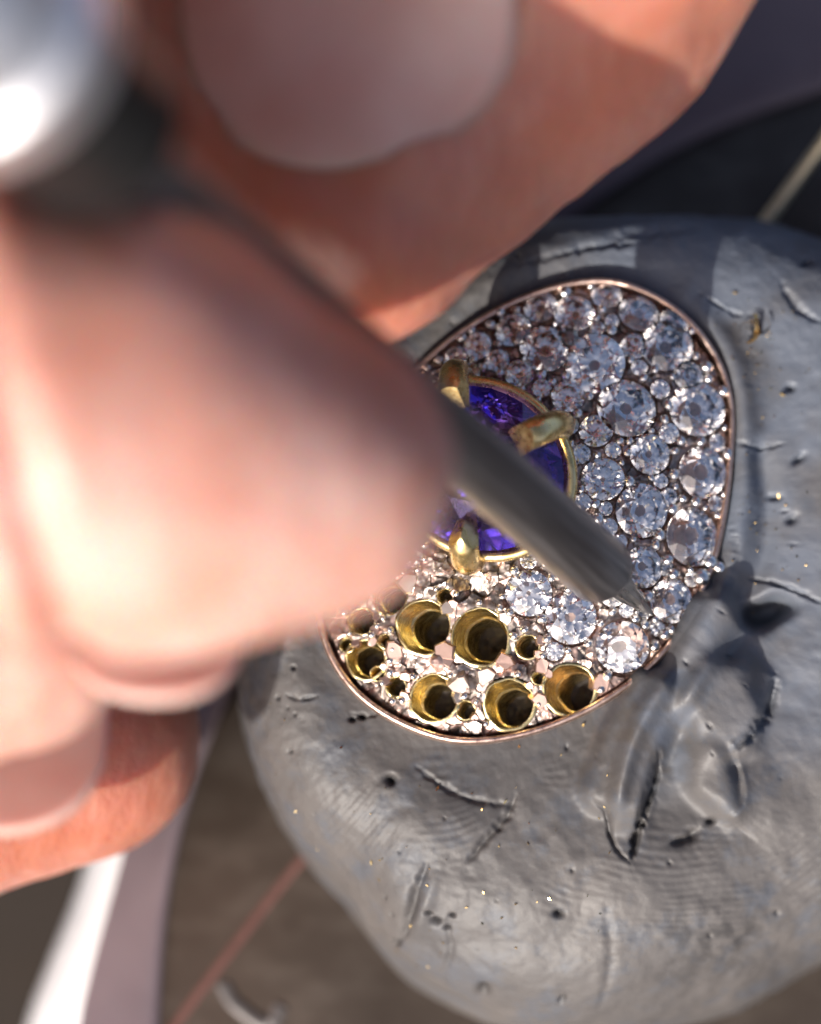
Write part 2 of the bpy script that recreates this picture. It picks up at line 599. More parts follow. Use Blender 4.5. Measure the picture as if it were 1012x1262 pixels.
def step(pts, fall, h, side=1):
    """a flap: raised on one side of the line, falling away over fall px on the other"""
    d, f, s = seg_dist(pts)
    tp = np.sin(np.clip(f, 0, 1) * math.pi) ** .5
    D[...] += h * tp * np.where(s * side > 0, np.exp(-(d / fall) ** 2), np.exp(-(d / 5.0) ** 2))


def lump(cx, cy, rx, ry, rot, h, p=2.0, n=0):
    c, q = math.cos(rot), math.sin(rot)
    u = ((wx - cx) * c + (wy - cy) * q) / rx; v = (-(wx - cx) * q + (wy - cy) * c) / ry
    k = np.exp(-(u * u + v * v) ** p)
    D[...] += h * k
    return k


# lip of putty folded over the ring's right side, and its crease
d, f, s = seg_dist([(846, 366), (884, 412), (910, 470), (918, 540), (916, 610), (906, 680), (884, 745), (850, 800)])
D += .045 * np.exp(-(d / 17) ** 2) * np.sin(np.clip(f, .02, .98) * math.pi) ** .4
SKY_TINT = np.maximum(SKY_TINT, .5 * np.exp(-(d / 9) ** 2))  # highlight along the lip painted as a pale line
d, f, s = seg_dist([(935, 560), (945, 620), (940, 690), (915, 740)])
D -= .03 * np.exp(-(d / 14) ** 2)
# tongues of putty smeared down from the ring's lower right
d, f, s = seg_dist([(880, 760), (838, 840), (800, 900), (780, 960), (770, 1035)])
D += .12 * np.exp(-(d / (32 - 10 * f)) ** 4) * sm(1.0, .85, f)
d, f, s = seg_dist([(800, 850), (765, 910), (742, 975)])
D += .08 * np.exp(-(d / 26) ** 4)
crack([(812, 930), (806, 965), (790, 1010), (778, 1056)], 7, .13, .9)
crack([(724, 985), (745, 1000), (756, 1040), (775, 1062)], 4, .04, .35)
lump(893, 870, 50, 66, .25, .12, 2.5)
crack([(955, 832), (950, 866), (930, 900), (905, 926)], 8, .09, .85)
lump(880, 962, 50, 34, .9, .09, 2)
crack([(826, 1040), (846, 1034), (862, 1022)], 9, .06, .7)
step([(900, 915), (915, 950), (918, 985), (900, 1010)], 34, .04, -1)
lump(945, 757, 30, 18, -.4, -.15, 2)
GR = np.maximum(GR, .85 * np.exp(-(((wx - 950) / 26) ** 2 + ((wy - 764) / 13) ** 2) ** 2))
crack([(925, 712), (965, 722), (1012, 742)], 4, .04, .5)
crack([(898, 640), (908, 690), (890, 740)], 3, .02, .5)
# creases below the ring
crack([(498, 1158), (512, 1110), (527, 1064)], 7, .05, .35, .012)
crack([(575, 1062), (605, 1028), (628, 1000), (636, 980)], 7, .04, .4)
crack([(512, 945), (540, 965), (580, 985), (640, 992)], 5, .022, .3)
crack([(552, 1120), (556, 1170), (548, 1210)], 5, .012, .12)
crack([(745, 1110), (752, 1180), (738, 1240)], 9, .014, .08)
crack([(430, 880), (448, 884), (470, 878)], 3, .02, .4)
crack([(355, 855), (370, 862), (392, 858)], 3, .02, .5)
crack([(906, 545), (930, 552), (965, 548)], 3, .03, .6)
crack([(860, 360), (900, 385), (925, 388)], 2.5, .02, .5)
crack([(640, 330), (720, 308), (800, 300)], 5, .02, .3)
crack([(960, 350), (985, 385), (1012, 398)], 6, .03, .3)
crack([(715, 560 - 250), (780, 292), (860, 285)], 10, .02, .1)
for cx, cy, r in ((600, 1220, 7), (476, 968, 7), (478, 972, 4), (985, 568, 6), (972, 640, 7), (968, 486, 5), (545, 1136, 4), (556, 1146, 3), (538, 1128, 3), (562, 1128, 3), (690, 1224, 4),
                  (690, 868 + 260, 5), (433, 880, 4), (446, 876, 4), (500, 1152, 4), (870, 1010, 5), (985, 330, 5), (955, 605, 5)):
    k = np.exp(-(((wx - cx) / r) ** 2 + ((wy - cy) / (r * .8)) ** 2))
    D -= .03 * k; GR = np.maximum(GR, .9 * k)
# scattered pits
for i in range(90):
    cx, cy = rng.uniform(300, 1030), rng.uniform(270, 1255)
    r = rng.uniform(1.0, 2.6)
    m = (np.abs(PX - cx) < 9) & (np.abs(PY - cy) < 9)
    k = np.exp(-((PX[m] - cx) ** 2 + (PY[m] - cy) ** 2) / r ** 2)
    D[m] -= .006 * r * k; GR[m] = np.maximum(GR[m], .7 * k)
# fingerprint ridges pressed into the lower putty
fx, fy = PX + 16 * noise(PX / 90, PY / 90, 0, 41), PY + 16 * noise(PX / 90, PY / 90, 0, 42)
for (cx, cy, rx, ry, ox, oy, wl, amp) in ((640, 985, 130, 90, 520, 380, 9.5, .0013), (800, 1080, 210, 120, 900, 420, 10.5, .0010), (960, 1020, 100, 120, 600, 700, 10, .0013), (450, 1000, 70, 80, 900, 1300, 9, .0007)):
    mk = np.exp(-(((PX - cx) / rx) ** 2 + ((PY - cy) / ry) ** 2) ** 1.5)
    ph = np.hypot(fx - ox, (fy - oy) * 1.1) / wl * 2 * math.pi
    D += amp * np.sin(ph) * mk * np.clip(.35 + 1.1 * noise(PX / 38, PY / 38, 0, 44), 0, 1.2)
# dark grime smears at lower right, plain darker patches elsewhere
for cx, cy, rx, ry, a in ((885, 1150, 70, 50, .75), (850, 1190, 60, 25, .5), (560, 970, 110, 40, .35), (930, 415, 30, 20, .3), (720, 930, 80, 40, .3), (505, 400, 60, 30, .4), (830, 1030, 60, 20, .3)):
    k = np.exp(-(((wx - cx) / rx) ** 2 + ((wy - cy) / ry) ** 2))
    GR = np.maximum(GR, a * k * np.clip(.55 + .9 * fbm(PX / 14, PY / 14, 0, 51, 3), 0, 1))
SKY_TINT = np.maximum(SKY_TINT, .75 * np.exp(-(((wx - 815) / 55) ** 2 + ((wy - 880) / 90) ** 2) ** 2) * np.clip(.6 + .7 * fbm(PX / 24, PY / 24, 0, 61, 3), 0, 1))  # sky reflection painted on the tongues
SKY_TINT = np.maximum(SKY_TINT, .85 * sm(640, 860, PX - .35 * (PY - 500)) * sm(1010, 820, PY) * np.clip(.75 + .6 * fbm(PX / 70, PY / 70, 0, 63, 3), 0, 1))  # sky reflection painted over the upper right putty
D[:, :int(NS * .03)] = 0
Q = B + N * D[..., None]
putty = mesh('setting_putty', Q.reshape(-1, 3), grid_faces(NT, NS, True, False), M_CLAY, None, True)
tag(putty, 'lumpy blue grey setting putty gripping the jewelled ring, marked with fingerprints and cracks', 'putty')
for nm, arr in (('grime', GR), ('pale', SKY_TINT)):
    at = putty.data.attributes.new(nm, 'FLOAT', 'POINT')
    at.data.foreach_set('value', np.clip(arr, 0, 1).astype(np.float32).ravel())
QF, NF = Q, N


def putty_at(px, py):
    i = np.argmin((PX - px) ** 2 + (PY - py) ** 2 + 1e4 * (N @ AX_N < .1))
    return Q.reshape(-1, 3)[i], N.reshape(-1, 3)[i]


# gold filings
bm = bmesh.new()
spots = []
for i in range(40): spots.append((rng.normal(935, 28), rng.normal(425, 34), rng.uniform(.6, 1.5)))
for i in range(45): spots.append((rng.uniform(420, 760), rng.uniform(905, 1190), rng.uniform(.6, 2.0)))
for i in range(25): spots.append((rng.uniform(905, 1010), rng.uniform(330, 720), rng.uniform(.6, 1.4)))
for i in range(14): spots.append((rng.uniform(310, 480), rng.uniform(850, 1060), rng.uniform(.6, 1.5)))
for i in range(30): spots.append((rng.normal(925, 20), rng.normal(660, 40), rng.uniform(.6, 1.5)))
spots += [(540, 972, 3), (623, 988, 2.6), (463, 1059, 2.8), (425, 1088, 3), (742, 860, 3), (718, 893, 3), (640, 920, 2), (592, 915, 2.4), (965, 487, 3), (958, 610, 3), (905, 362, 2.5)]
for x, y, s in spots:
    if np.interp(math.atan2(y - cpx[1], x - cpx[0]), OA, OR) < math.hypot(x - cpx[0], y - cpx[1]) + 8: continue
    if rho(*onz(x, y, 0)[:2]) < 1.03: continue
    p, nn = putty_at(x, y)
    s = s / PXCM
    ex, ey, ez = frame(nn + rng.normal(0, .4, 3))
    a = rng.uniform(0, 6.28); ex, ey = ex * math.cos(a) + ey * math.sin(a), ey * math.cos(a) - ex * math.sin(a)
    q = [p + nn * .004 + ex * s * 1.5, p + nn * .004 + ey * s * .6 + ez * s * .4, p + nn * .004 - ex * s * 1.4 + ez * s * .3, p + nn * .004 - ey * s * .6, p - nn * .004]
    vs = [bm.verts.new(v) for v in q]
    for f in ((0, 1, 3), (1, 2, 3), (0, 4, 1), (1, 4, 2), (2, 4, 3), (3, 4, 0)): bm.faces.new([vs[i] for i in f])
me = bpy.data.meshes.new('gold_filings'); bm.to_mesh(me); bm.free(); me.materials.append(M_FLECK)
tag(link('gold_filings', me), 'tiny bright gold filings sprinkled over the grey putty', 'filings', kind='stuff')
# a curled shaving
p, nn = putty_at(930, 406)
bm = bmesh.new()
for j in range(5):
    ex, ey, ez = frame(nn + rng.normal(0, .7, 3)); R = rng.uniform(.02, .045); a0 = rng.uniform(0, 6)
    off = ex * rng.normal(0, .018) + ey * rng.normal(0, .012) + nn * .012
    prev = None
    for k in range(14):
        a = a0 + k * .33
        q = p + off + (ex * math.cos(a) + ey * math.sin(a)) * R * (1 + .03 * k)
        cur = [bm.verts.new(q + ez * .007), bm.verts.new(q - ez * .007)]
        if prev: bm.faces.new((prev[0], cur[0], cur[1], prev[1]))
        prev = cur
bmesh.ops.solidify(bm, geom=bm.faces[:], thickness=.003)
me = bpy.data.meshes.new('gold_shaving'); bm.to_mesh(me); bm.free(); me.materials.append(M_FLECK)
tag(link('gold_shaving', me), 'crumpled curl of gold shaving stuck on the putty near the upper right of the ring', 'shaving')

# ---------------------------------------------------------------- the ring
ring = empty('ring', 'gold cluster ring paved with diamonds round an oval violet blue sapphire, partly unset', 'ring', loc=(0, 0, 0))
STONES = [(861, 503, 37), (868, 582, 34), (855, 662, 38), (792, 629, 35), (802, 559, 27), (744, 590, 28), (773, 502, 39), (794, 699, 27), (829, 741, 29), (823, 425, 35), (850, 462, 20),
          (734, 446, 39), (833, 394, 20), (788, 384, 27), (672, 428, 33), (632, 404, 24), (708, 384, 26), (748, 362, 20), (666, 376, 22), (640, 458, 20), (700, 487, 22),
          (735, 530, 22), (652, 731, 30), (704, 762, 34), (768, 798, 35), (612, 442, 16), (588, 424, 18), (560, 438, 16), (714, 655, 26), (745, 695, 22), (756, 732, 17),
          (690, 690, 16), (540, 470, 20), (505, 500, 22), (470, 545, 22), (440, 600, 22), (500, 560, 22), (460, 640, 24), (420, 690, 22), (782, 425, 18), (700, 415, 15),
          (815, 478, 13), (826, 533, 13), (826, 612, 12), (886, 545, 12), (884, 620, 11), (823, 700, 11)]
SEATS = [(521, 772, 34, 1), (591, 785, 36, 1), (627, 867, 32, 1), (701, 849, 33, 1), (534, 860, 30, 1), (650, 797, 15, 0), (574, 875, 12, 0), (488, 846, 13, 0), (450, 812, 25, 1), (480, 735, 22, 1),
         (427, 795, 9, 0), (474, 790, 9, 0), (465, 830, 9, 0), (445, 765, 17, 0), (548, 735, 10, 0), (664, 835, 9, 0)]
st = []
for x, y, r in STONES:
    p = ondome(x, y, .02); st.append((p, dnorm(p[0], p[1]), r / PXCM * .96))
tries = 0
sx_ = np.array(onz(592, 577, .2))[:2]
se0 = [(ondome(x, y), r / PXCM) for x, y, r, b_ in SEATS]
while tries < 6000 and len(st) < 110:
    tries += 1
    x, y = rng.uniform(400, 905), rng.uniform(345, 830)
    if y > 700 - .35 * (x - 480) and x < 640 and y > 640: continue
    p = ondome(x, y, .02)
    if rho(p[0], p[1]) > .93 or np.hypot(*(p[:2] - sx_)) < .33: continue
    if any(np.hypot(*(p - q[0])[:2]) < q[1] + .03 for q in se0): continue
    r = min(min(np.hypot(*(p - q[0])[:2]) - q[2] for q in st), .052, (.97 - rho(p[0], p[1])) * .75)
    if r > .025: st.append((p, dnorm(p[0], p[1]), r * .95))
print('stones', len(st))
se = []
for x, y, r, big in SEATS:
    p = ondome(x, y); se.append((p, dnorm(p[0], p[1]), r / PXCM, big))
SAPH_N = dnorm(*ondome(600, 580)[:2]) * .6 + np.array([-.16, -.16, .55]); SAPH_N /= np.linalg.norm(SAPH_N)
SAPH_C = P(592, 580, 0); SAPH_C = ondome(590, 577, .11)

# pierced plate, a fine relief
stp = .0042
x0, x1 = rimw[:, 0].min() - .01, rimw[:, 0].max() + .01; y0, y1 = rimw[:, 1].min() - .01, rimw[:, 1].max() + .01
gx = np.arange(x0, x1, stp); gy = np.arange(y0, y1, stp)
GX, GY = np.meshgrid(gx, gy, indexing='ij')
ZB = dome(GX, GY)
fp = rng.uniform([x0, y0], [x1, y1], (1500, 2)); fs = rng.normal(0, .24, (1500, 2)); fo = rng.normal(0, .008, 1500)
cell = .055
from collections import defaultdict
bk = defaultdict(list)
for i, q in enumerate(fp): bk[(int((q[0] - x0) / cell), int((q[1] - y0) / cell))].append(i)
best = np.full(GX.shape, 1e9); hf = np.zeros(GX.shape)
ci = ((GX - x0) / cell).astype(int); cj = ((GY - y0) / cell).astype(int)
for a in range(int((x1 - x0) / cell) + 1):
    i0, i1 = np.searchsorted(gx, [x0 + a * cell, x0 + (a + 1) * cell])
    for b_ in range(int((y1 - y0) / cell) + 1):
        j0, j1 = np.searchsorted(gy, [y0 + b_ * cell, y0 + (b_ + 1) * cell])
        sx, sy = GX[i0:i1, j0:j1], GY[i0:i1, j0:j1]
        bb = np.full(sx.shape, 1e9); hh = np.zeros(sx.shape)
        for da in (-1, 0, 1):
            for db in (-1, 0, 1):
                for i in bk[(a + da, b_ + db)]:
                    ex, ey = sx - fp[i, 0], sy - fp[i, 1]
                    d2 = ex * ex + ey * ey; u = d2 < bb
                    bb[u] = d2[u]; hh[u] = (ex * fs[i, 0] + ey * fs[i, 1] + fo[i])[u]
        hf[i0:i1, j0:j1] = hh
ZR = hf * .9 +   .003 * fbm(GX * 30, GY * 30, 0, 71, 3)
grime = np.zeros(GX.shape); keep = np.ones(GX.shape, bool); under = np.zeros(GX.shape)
edge_d = np.full(GX.shape, 9.0)
for p, nn, r in st:
    d = np.hypot(GX - p[0], (GY - p[1]))
    edge_d = np.minimum(edge_d, d - r)
    m = d < r * 1.12
    ZR[m] = np.minimum(ZR[m], 0) * (d[m] / r) - .75 * r * np.sqrt(np.clip(1 - (d[m] / (r * 1.03)) ** 2, 0, 1)) * .9
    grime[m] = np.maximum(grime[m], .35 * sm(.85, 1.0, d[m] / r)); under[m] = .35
for p, nn, r, big in se:
    d = np.hypot(GX - p[0], GY - p[1])
    edge_d = np.minimum(edge_d, d - r)
    keep &= d > r * (.985 + .07 * noise(np.arctan2(GY - p[1], GX - p[0]) * 1.3, GX * 0 + p[0] * 50, 0, 98))
    k = np.exp(-((d - r) / (.18 * r)) ** 2)
    ZR = ZR * (1 - .85 * k)
ql = rho(GX, GY)
# well under the sapphire
xs, ys, zs = frame(SAPH_N)
dS = np.hypot(GX - SAPH_C[0], GY - SAPH_C[1])
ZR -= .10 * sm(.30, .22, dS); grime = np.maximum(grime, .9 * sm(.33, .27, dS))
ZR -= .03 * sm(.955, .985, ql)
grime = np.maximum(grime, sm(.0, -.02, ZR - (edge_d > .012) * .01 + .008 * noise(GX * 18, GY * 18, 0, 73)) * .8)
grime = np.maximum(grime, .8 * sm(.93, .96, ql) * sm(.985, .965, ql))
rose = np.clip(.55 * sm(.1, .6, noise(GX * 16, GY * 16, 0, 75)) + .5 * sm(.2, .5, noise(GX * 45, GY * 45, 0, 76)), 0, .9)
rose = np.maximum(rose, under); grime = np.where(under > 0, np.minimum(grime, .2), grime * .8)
ZZ = ZB + ZR
keep &= ql < .995
cellk = keep[:-1, :-1] & keep[1:, :-1] & keep[1:, 1:] & keep[:-1, 1:]
F = grid_faces(len(gx), len(gy))[cellk.ravel()]
used = np.unique(F); remap = np.full(GX.size, -1); remap[used] = np.arange(len(used))
V = np.stack([GX, GY, ZZ], -1).reshape(-1, 3)[used]
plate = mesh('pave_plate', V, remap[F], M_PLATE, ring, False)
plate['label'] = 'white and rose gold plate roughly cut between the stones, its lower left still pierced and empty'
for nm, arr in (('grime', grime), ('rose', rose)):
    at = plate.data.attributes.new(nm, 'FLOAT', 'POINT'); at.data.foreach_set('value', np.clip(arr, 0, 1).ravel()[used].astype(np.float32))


def plate_z(x, y):
    i = min(max(int((x - x0) / stp), 0), len(gx) - 1); j = min(max(int((y - y0) / stp), 0), len(gy) - 1)
    return ZZ[i, j]


# rim band
tr = np.linspace(-math.pi, math.pi, 420, endpoint=False)
rr_ = rimr(tr)
prof = [(-.052, -.10), (-.045, -.005), (-.038, .012), (-.012, .016), (.0, .008), (.006, -.02), (.006, -.25)]
V = []
for a, r in zip(tr, rr_):
    wob = .004 * float(noise(math.cos(a) * 6, math.sin(a) * 6, 0, 81))
    V.append([(C0[0] + (r + d * (.48 + 3 * wob)) * math.cos(a), C0[1] + (r + d * (.48 + 3 * wob)) * math.sin(a), z + wob) for d, z in prof])
V = np.array(V)
mesh('rim', V.reshape(-1, 3), grid_faces(len(V), len(prof), True, False), M_RIM, ring, True)

# diamonds: round brilliant
def brilliant(name, mat, tab=.56, ca=34.5, pa=40.8, nside=8, ex=1.0, ey=1.0, gird=.025):
    bm = bmesh.new()
    tc, tp = math.tan(math.radians(ca)), math.tan(math.radians(pa))
    st_ = 2 * math.pi / nside
    V = []
    for i in range(nside):
        a, h = i * st_, (i + .5) * st_
        V.append((tab * math.cos(a), tab * math.sin(a), gird + (1 - tab) * tc))
        rs = .5 * (tab + 1) * .985
        V.append((rs * math.cos(h), rs * math.sin(h), gird + (1 - rs * math.cos(st_ / 2)) * tc))
        for z in (gird, -gird):
            V.append((math.cos(a), math.sin(a), z)); V.append((.999 * math.cos(h), .999 * math.sin(h), z))
            for q in (.25, .75):
                V.append((.996 * math.cos(a + q * st_), .996 * math.sin(a + q * st_), z * .8))
        rl = .30
        V.append((rl * math.cos(h), rl * math.sin(h), -gird - (1 - rl * math.cos(st_ / 2)) * tp))
    V.append((0, 0, -gird - tp * .985))
    for v in V: bm.verts.new((v[0] * ex, v[1] * ey, v[2]))
    bmesh.ops.convex_hull(bm, input=bm.verts[:])
    bmesh.ops.dissolve_limit(bm, angle_limit=.01, verts=bm.verts[:], edges=bm.edges[:])
    bmesh.ops.recalc_face_normals(bm, faces=bm.faces[:])
    m = bpy.data.meshes.new(name); bm.to_mesh(m); bm.free()
    m.materials.append(mat)
    return m


DM = brilliant('diamond', M_DIA)
for i, (p, nn, r) in enumerate(st):
    o = link('diamond', DM, ring)
    tn = nn + rng.normal(0, .09, 3)
    if i == 24: tn = nn + np.array([-.28, -.12, 0])
    tn /= np.linalg.norm(tn)
    o.matrix_world = mat4(p - nn * .012, tn, r, rng.uniform(0, 1))
    if i == 24: o['label'] = 'loose tilted diamond just below the graver tip'

# drilled seats
def w_(q, z): return float(noise(2.2 * math.cos(q), 2.2 * math.sin(q), z * 1.5, 97))


def seat_mesh(big):
    pr = [(1.10, -.12), (1.0, -.03), (.975, -.05)]
    if big:
        for k in range(11):
            t = k / 10
            pr.append((.96 - .20 * t ** 1.3 + (.010 if k % 2 else 0), -.04 - .62 * t))
        pr += [(.73, -.68), (.71, -.74), (.70, -1.2), (.69, -1.9)]
    else:
        for k in range(7):
            t = k / 6
            pr.append((.95 - .12 * t + (.008 if k % 2 else 0), -.03 - .4 * t))
        pr += [(.80, -.6), (.78, -1.9)]
    ns = 40
    a = np.arange(ns) / ns * 2 * math.pi
    V = np.array([[(r * math.cos(q) * (1 + .05 * w_(q, z)), r * math.sin(q) * (1 + .05 * w_(q, z)), z + .05 * w_(q, 3)) for q in a] for r, z in pr])
    m = mesh('tmp', V.reshape(-1, 3), grid_faces(len(pr), ns, False, True), M_SEAT, None, True)
    me_ = m.data; bpy.data.objects.remove(m)
    rf, zf = pr[-1]
    n_, m_ = 10, 32
    V = [(0, 0, zf + .26)]
    F = []
    for i in range(1, n_ + 1):
        for j in range(m_):
            q = j / m_ * 6.28318; rr = rf * 1.02 * i / n_
            V.append((rr * math.cos(q), rr * math.sin(q), zf + .26 + .10 * float(noise(rr * 4 * math.cos(q), rr * 4 * math.sin(q), 0, 91 + big))))
    for j in range(m_): F.append([0, 1 + j, 1 + (j + 1) % m_])
    for i in range(n_ - 1):
        for j in range(m_):
            F.append([1 + i * m_ + j, 1 + (i + 1) * m_ + j, 1 + (i + 1) * m_ + (j + 1) % m_, 1 + i * m_ + (j + 1) % m_])
    f = mesh('tmp', V, F, M_DIRT, None, True); mf = f.data; bpy.data.objects.remove(f)
    return me_, mf


def baked(m, Mx):
    m2 = m.copy(); m2.transform(Mx); return m2


SM = {k: seat_mesh(k) for k in (0, 1)}
for p, nn, r, big in se:
    q = mat4(p + nn * .001, nn * .75 + np.array([0, 0, .25]), r, rng.uniform(0, 6))
    axs = AX_N + np.array([-.52, .30, 0]) + rng.normal(0, .06, 3); axs /= np.linalg.norm(axs)
    for i in range(3): q[i][2] = axs[i] * r
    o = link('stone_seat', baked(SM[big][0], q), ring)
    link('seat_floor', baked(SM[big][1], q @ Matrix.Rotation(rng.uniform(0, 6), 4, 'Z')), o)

# beads of metal raised round each stone
bm = bmesh.new(); bmesh.ops.create_uvsphere(bm, u_segments=14, v_segments=8, radius=1)
BM_ = bpy.data.meshes.new('bead'); bm.to_mesh(BM_); bm.free()
BM_.polygons.foreach_set('use_smooth', [True] * len(BM_.polygons)); BM_.materials.append(M_BEAD)
beads = []
for x, y, r in ((875, 693, 10), (886, 700, 9), (864, 712, 12), (822, 690, 9), (829, 708, 9), (818, 782, 9), (826, 776, 8), (812, 660, 9), (807, 672, 8), (838, 544, 8), (830, 585, 8)):
    p = ondome(x, y); beads.append((p, r / PXCM))
for p, nn, r in st:
    a0 = rng.uniform(0, 6)
    ex, ey, _ = frame(nn)
    for k in range(7):
        a = a0 + k * .9 + rng.normal(0, .15)
        br = rng.uniform(.013, .023)
        q = p + (ex * math.cos(a) + ey * math.sin(a)) * (r + br * .7)
        if rho(q[0], q[1]) > .97: continue
        if any(np.hypot(*(q - s[0])[:2]) < s[2] + br * .35 for s in st): continue
        if any(np.hypot(*(q - s[0])[:2]) < s[2] + br for s in se): continue
        if any(np.linalg.norm((q - s[0])[:2]) < (br + s[1]) * .95 for s in beads): continue
        if np.hypot(*(q - SAPH_C)[:2]) < .27: continue
        beads.append((q, br))
for p, nn, r, big in se:                       # upright grains between the empty seats
    ex, ey, _ = frame(nn)
    for k in range(5):
        a = rng.uniform(0, 6.3); br = rng.uniform(.010, .017)
        q = p + (ex * math.cos(a) + ey * math.sin(a)) * (r * 1.04 + br)
        if rho(q[0], q[1]) > .95 or any(np.hypot(*(q - s[0])[:2]) < s[2] + br * .8 for s in se + st): continue
        if any(np.linalg.norm((q - s[0])[:2]) < (br + s[1]) for s in beads): continue
        beads.append((q, br))
print('beads', len(beads))
for q, br in beads[:298]:
    o = link('bead', BM_, ring)
    nn = dnorm(q[0], q[1])
    z = max(dome(q[0], q[1]), plate_z(q[0], q[1]) - .01)
    M = mat4((q[0], q[1], z + br * .45), nn, br, rng.uniform(0, 6))
    o.matrix_world = M @ Matrix.Diagonal((1, rng.uniform(.8, 1.1), rng.uniform(.9, 1.25), 1))

# broken rose and white cuts standing between the empty seats
def chip(seed, mat):
    r_ = np.random.default_rng(seed)
    n_ = 5 + seed % 3; a = np.sort(np.arange(n_) + r_.uniform(-.3, .3, n_)) / n_ * 2 * math.pi
    rr = r_.uniform(.75, 1.15, n_)
    V = []
    for k, z in ((1.15, -1.0), (1.0, .12), (.86, .30)):
        V += [(k * q * math.cos(b_), k * q * math.sin(b_), z + .12 * math.cos(b_ + seed) * (z > 0)) for q, b_ in zip(rr, a)]
    F = grid_faces(3, n_, False, True).tolist() + [[2 * n_ + k for k in range(n_)]]
    o_ = mesh('cut_grain', V, F, mat, None, False); m = o_.data; bpy.data.objects.remove(o_)
    return m


M_ROSE = metal('rose_cut', (.38, .24, .20), (.60, .44, .38), (.28, .5), 50, .2, .003)
CH = [chip(k, (M_ROSE, M_PLATE, M_ROSE)[k % 3]) for k in range(6)]
ch_n = 0
for p, nn, r, big in se:
    bx_, by_, _ = frame(nn)
    for a in (rng.uniform(-1.0, -.4), rng.uniform(.1, .8), rng.uniform(2.0, 4.0)):
        cr = rng.uniform(.024, .042) if big else rng.uniform(.013, .022)
        onr = abs(a) < 1.4
        q = p + (bx_ * math.cos(a) + by_ * math.sin(a)) * (r * (.98 if onr else 1.03) + cr * (.55 if onr else .9))
        if rho(q[0], q[1]) > .93 or any(np.hypot(*(q - s_[0])[:2]) < s_[2] + cr * .2 for s_ in st): continue
        if any(np.hypot(*(q - s_[0])[:2]) < s_[2] * .9 for s_ in se): continue
        o = link('cut_grain', CH[ch_n % 6], ring); ch_n += 1
        q[2] = dome(q[0], q[1]) + cr * .1
        o.matrix_world = mat4(q, nn + rng.normal(0, .16, 3), cr, rng.uniform(0, 6))

# sapphire and its claw basket
SA, SB = .298, .258
LONG = np.array([.82, -.57, 0]); 
ex = LONG - SAPH_N * (LONG @ SAPH_N); ex /= np.linalg.norm(ex); ey = np.cross(SAPH_N, ex)
MS = Matrix.Identity(4)
for i in range(3):
    MS[i][0], MS[i][1], MS[i][2], MS[i][3] = ex[i], ey[i], SAPH_N[i], SAPH_C[i]
sm_ = brilliant('sapphire', M_SAPH, .46, 43, 40, 8, 1, SB / SA, .03)
o = link('sapphire', sm_, ring); o.matrix_world = MS @ Matrix.Scale(SA, 4)
o['label'] = 'oval faceted violet blue sapphire held by four gold claws'


def sl(a, k, z): return SAPH_C + ex * SA * k * math.cos(a) + ey * SB * k * math.sin(a) + SAPH_N * z


for nm, k, z, r in (('basket_wire', 1.05, -.045, .022), ('basket_wire', .86, -.14, .03)):
    pts = [sl(a, k, z + .006 * math.sin(3 * a)) for a in np.arange(72) / 72 * 2 * math.pi]
    tube(nm, pts, r, M_GOLD, ring, 12, True)


def claw_dir(px, py):
    q = onz(px, py, SAPH_C[2] + .06) - SAPH_C
    return math.atan2((q @ ey) / SB, (q @ ex) / SA)


CL1 = [((.62, .0, .78), -.012)]
CL2 = [((.62, .25, .74), -.014), ((.3, -.85, .45), .016)]
CL3 = [((.35, .75, .55), -.008), ((.35, -.75, .55), -.008), ((.5, 0, .86), .016)]
for (px, py), kin in (((562, 468), (.70, CL2)), ((678, 530), (.60, CL1)), ((572, 684), (.52, CL3)), ((490, 610), (.7, CL1))):
    a = claw_dir(px, py)
    pts = catmull([sl(a, .9, -.24), sl(a, 1.06, -.12), sl(a, 1.15, -.02), sl(a, 1.13, .055), sl(a, 1.0, .105), sl(a, .86, .132), sl(a, kin[0], .135)], 8)
    rad = np.interp(np.linspace(0, 1, len(pts)), [0, .35, .68, .85, 1], [.034, .046, .050, .050, .048])
    V = tube_verts(pts, rad, 24)
    tipc = pts[-1]; ax = pts[-1] - pts[-4]; ax /= np.linalg.norm(ax)
    side = np.cross(ax, SAPH_N); side /= np.linalg.norm(side)
    bm = bmesh.new()
    vs = [[bm.verts.new(v) for v in ring_] for ring_ in V]
    for u in range(len(V) - 1):
        for k in range(24): bm.faces.new((vs[u][k], vs[u][(k + 1) % 24], vs[u + 1][(k + 1) % 24], vs[u + 1][k])).smooth = True
    bm.faces.new(vs[0][::-1]); bm.faces.new(vs[-1])
    for pn, off in kin[1]:
        pn = ax * pn[0] + side * pn[1] + SAPH_N * pn[2]; pn /= np.linalg.norm(pn)
        gm = bmesh.ops.bisect_plane(bm, geom=bm.verts[:] + bm.edges[:] + bm.faces[:], plane_co=Vector(tipc + pn * off), plane_no=Vector(pn), clear_outer=True)
        ed = [e for e in gm['geom_cut'] if isinstance(e, bmesh.types.BMEdge)]
        if ed:
            for f in bmesh.ops.edgeloop_fill(bm, edges=ed)['faces']: f.smooth = False
    for e in bm.edges:
        if len(e.link_faces) == 2 and not (e.link_faces[0].smooth and e.link_faces[1].smooth): e.smooth = False
    bmesh.ops.recalc_face_normals(bm, faces=bm.faces[:])
    m = bpy.data.meshes.new('claw'); bm.to_mesh(m); bm.free(); m.materials.append(M_GOLD)
    link('claw', m, ring)

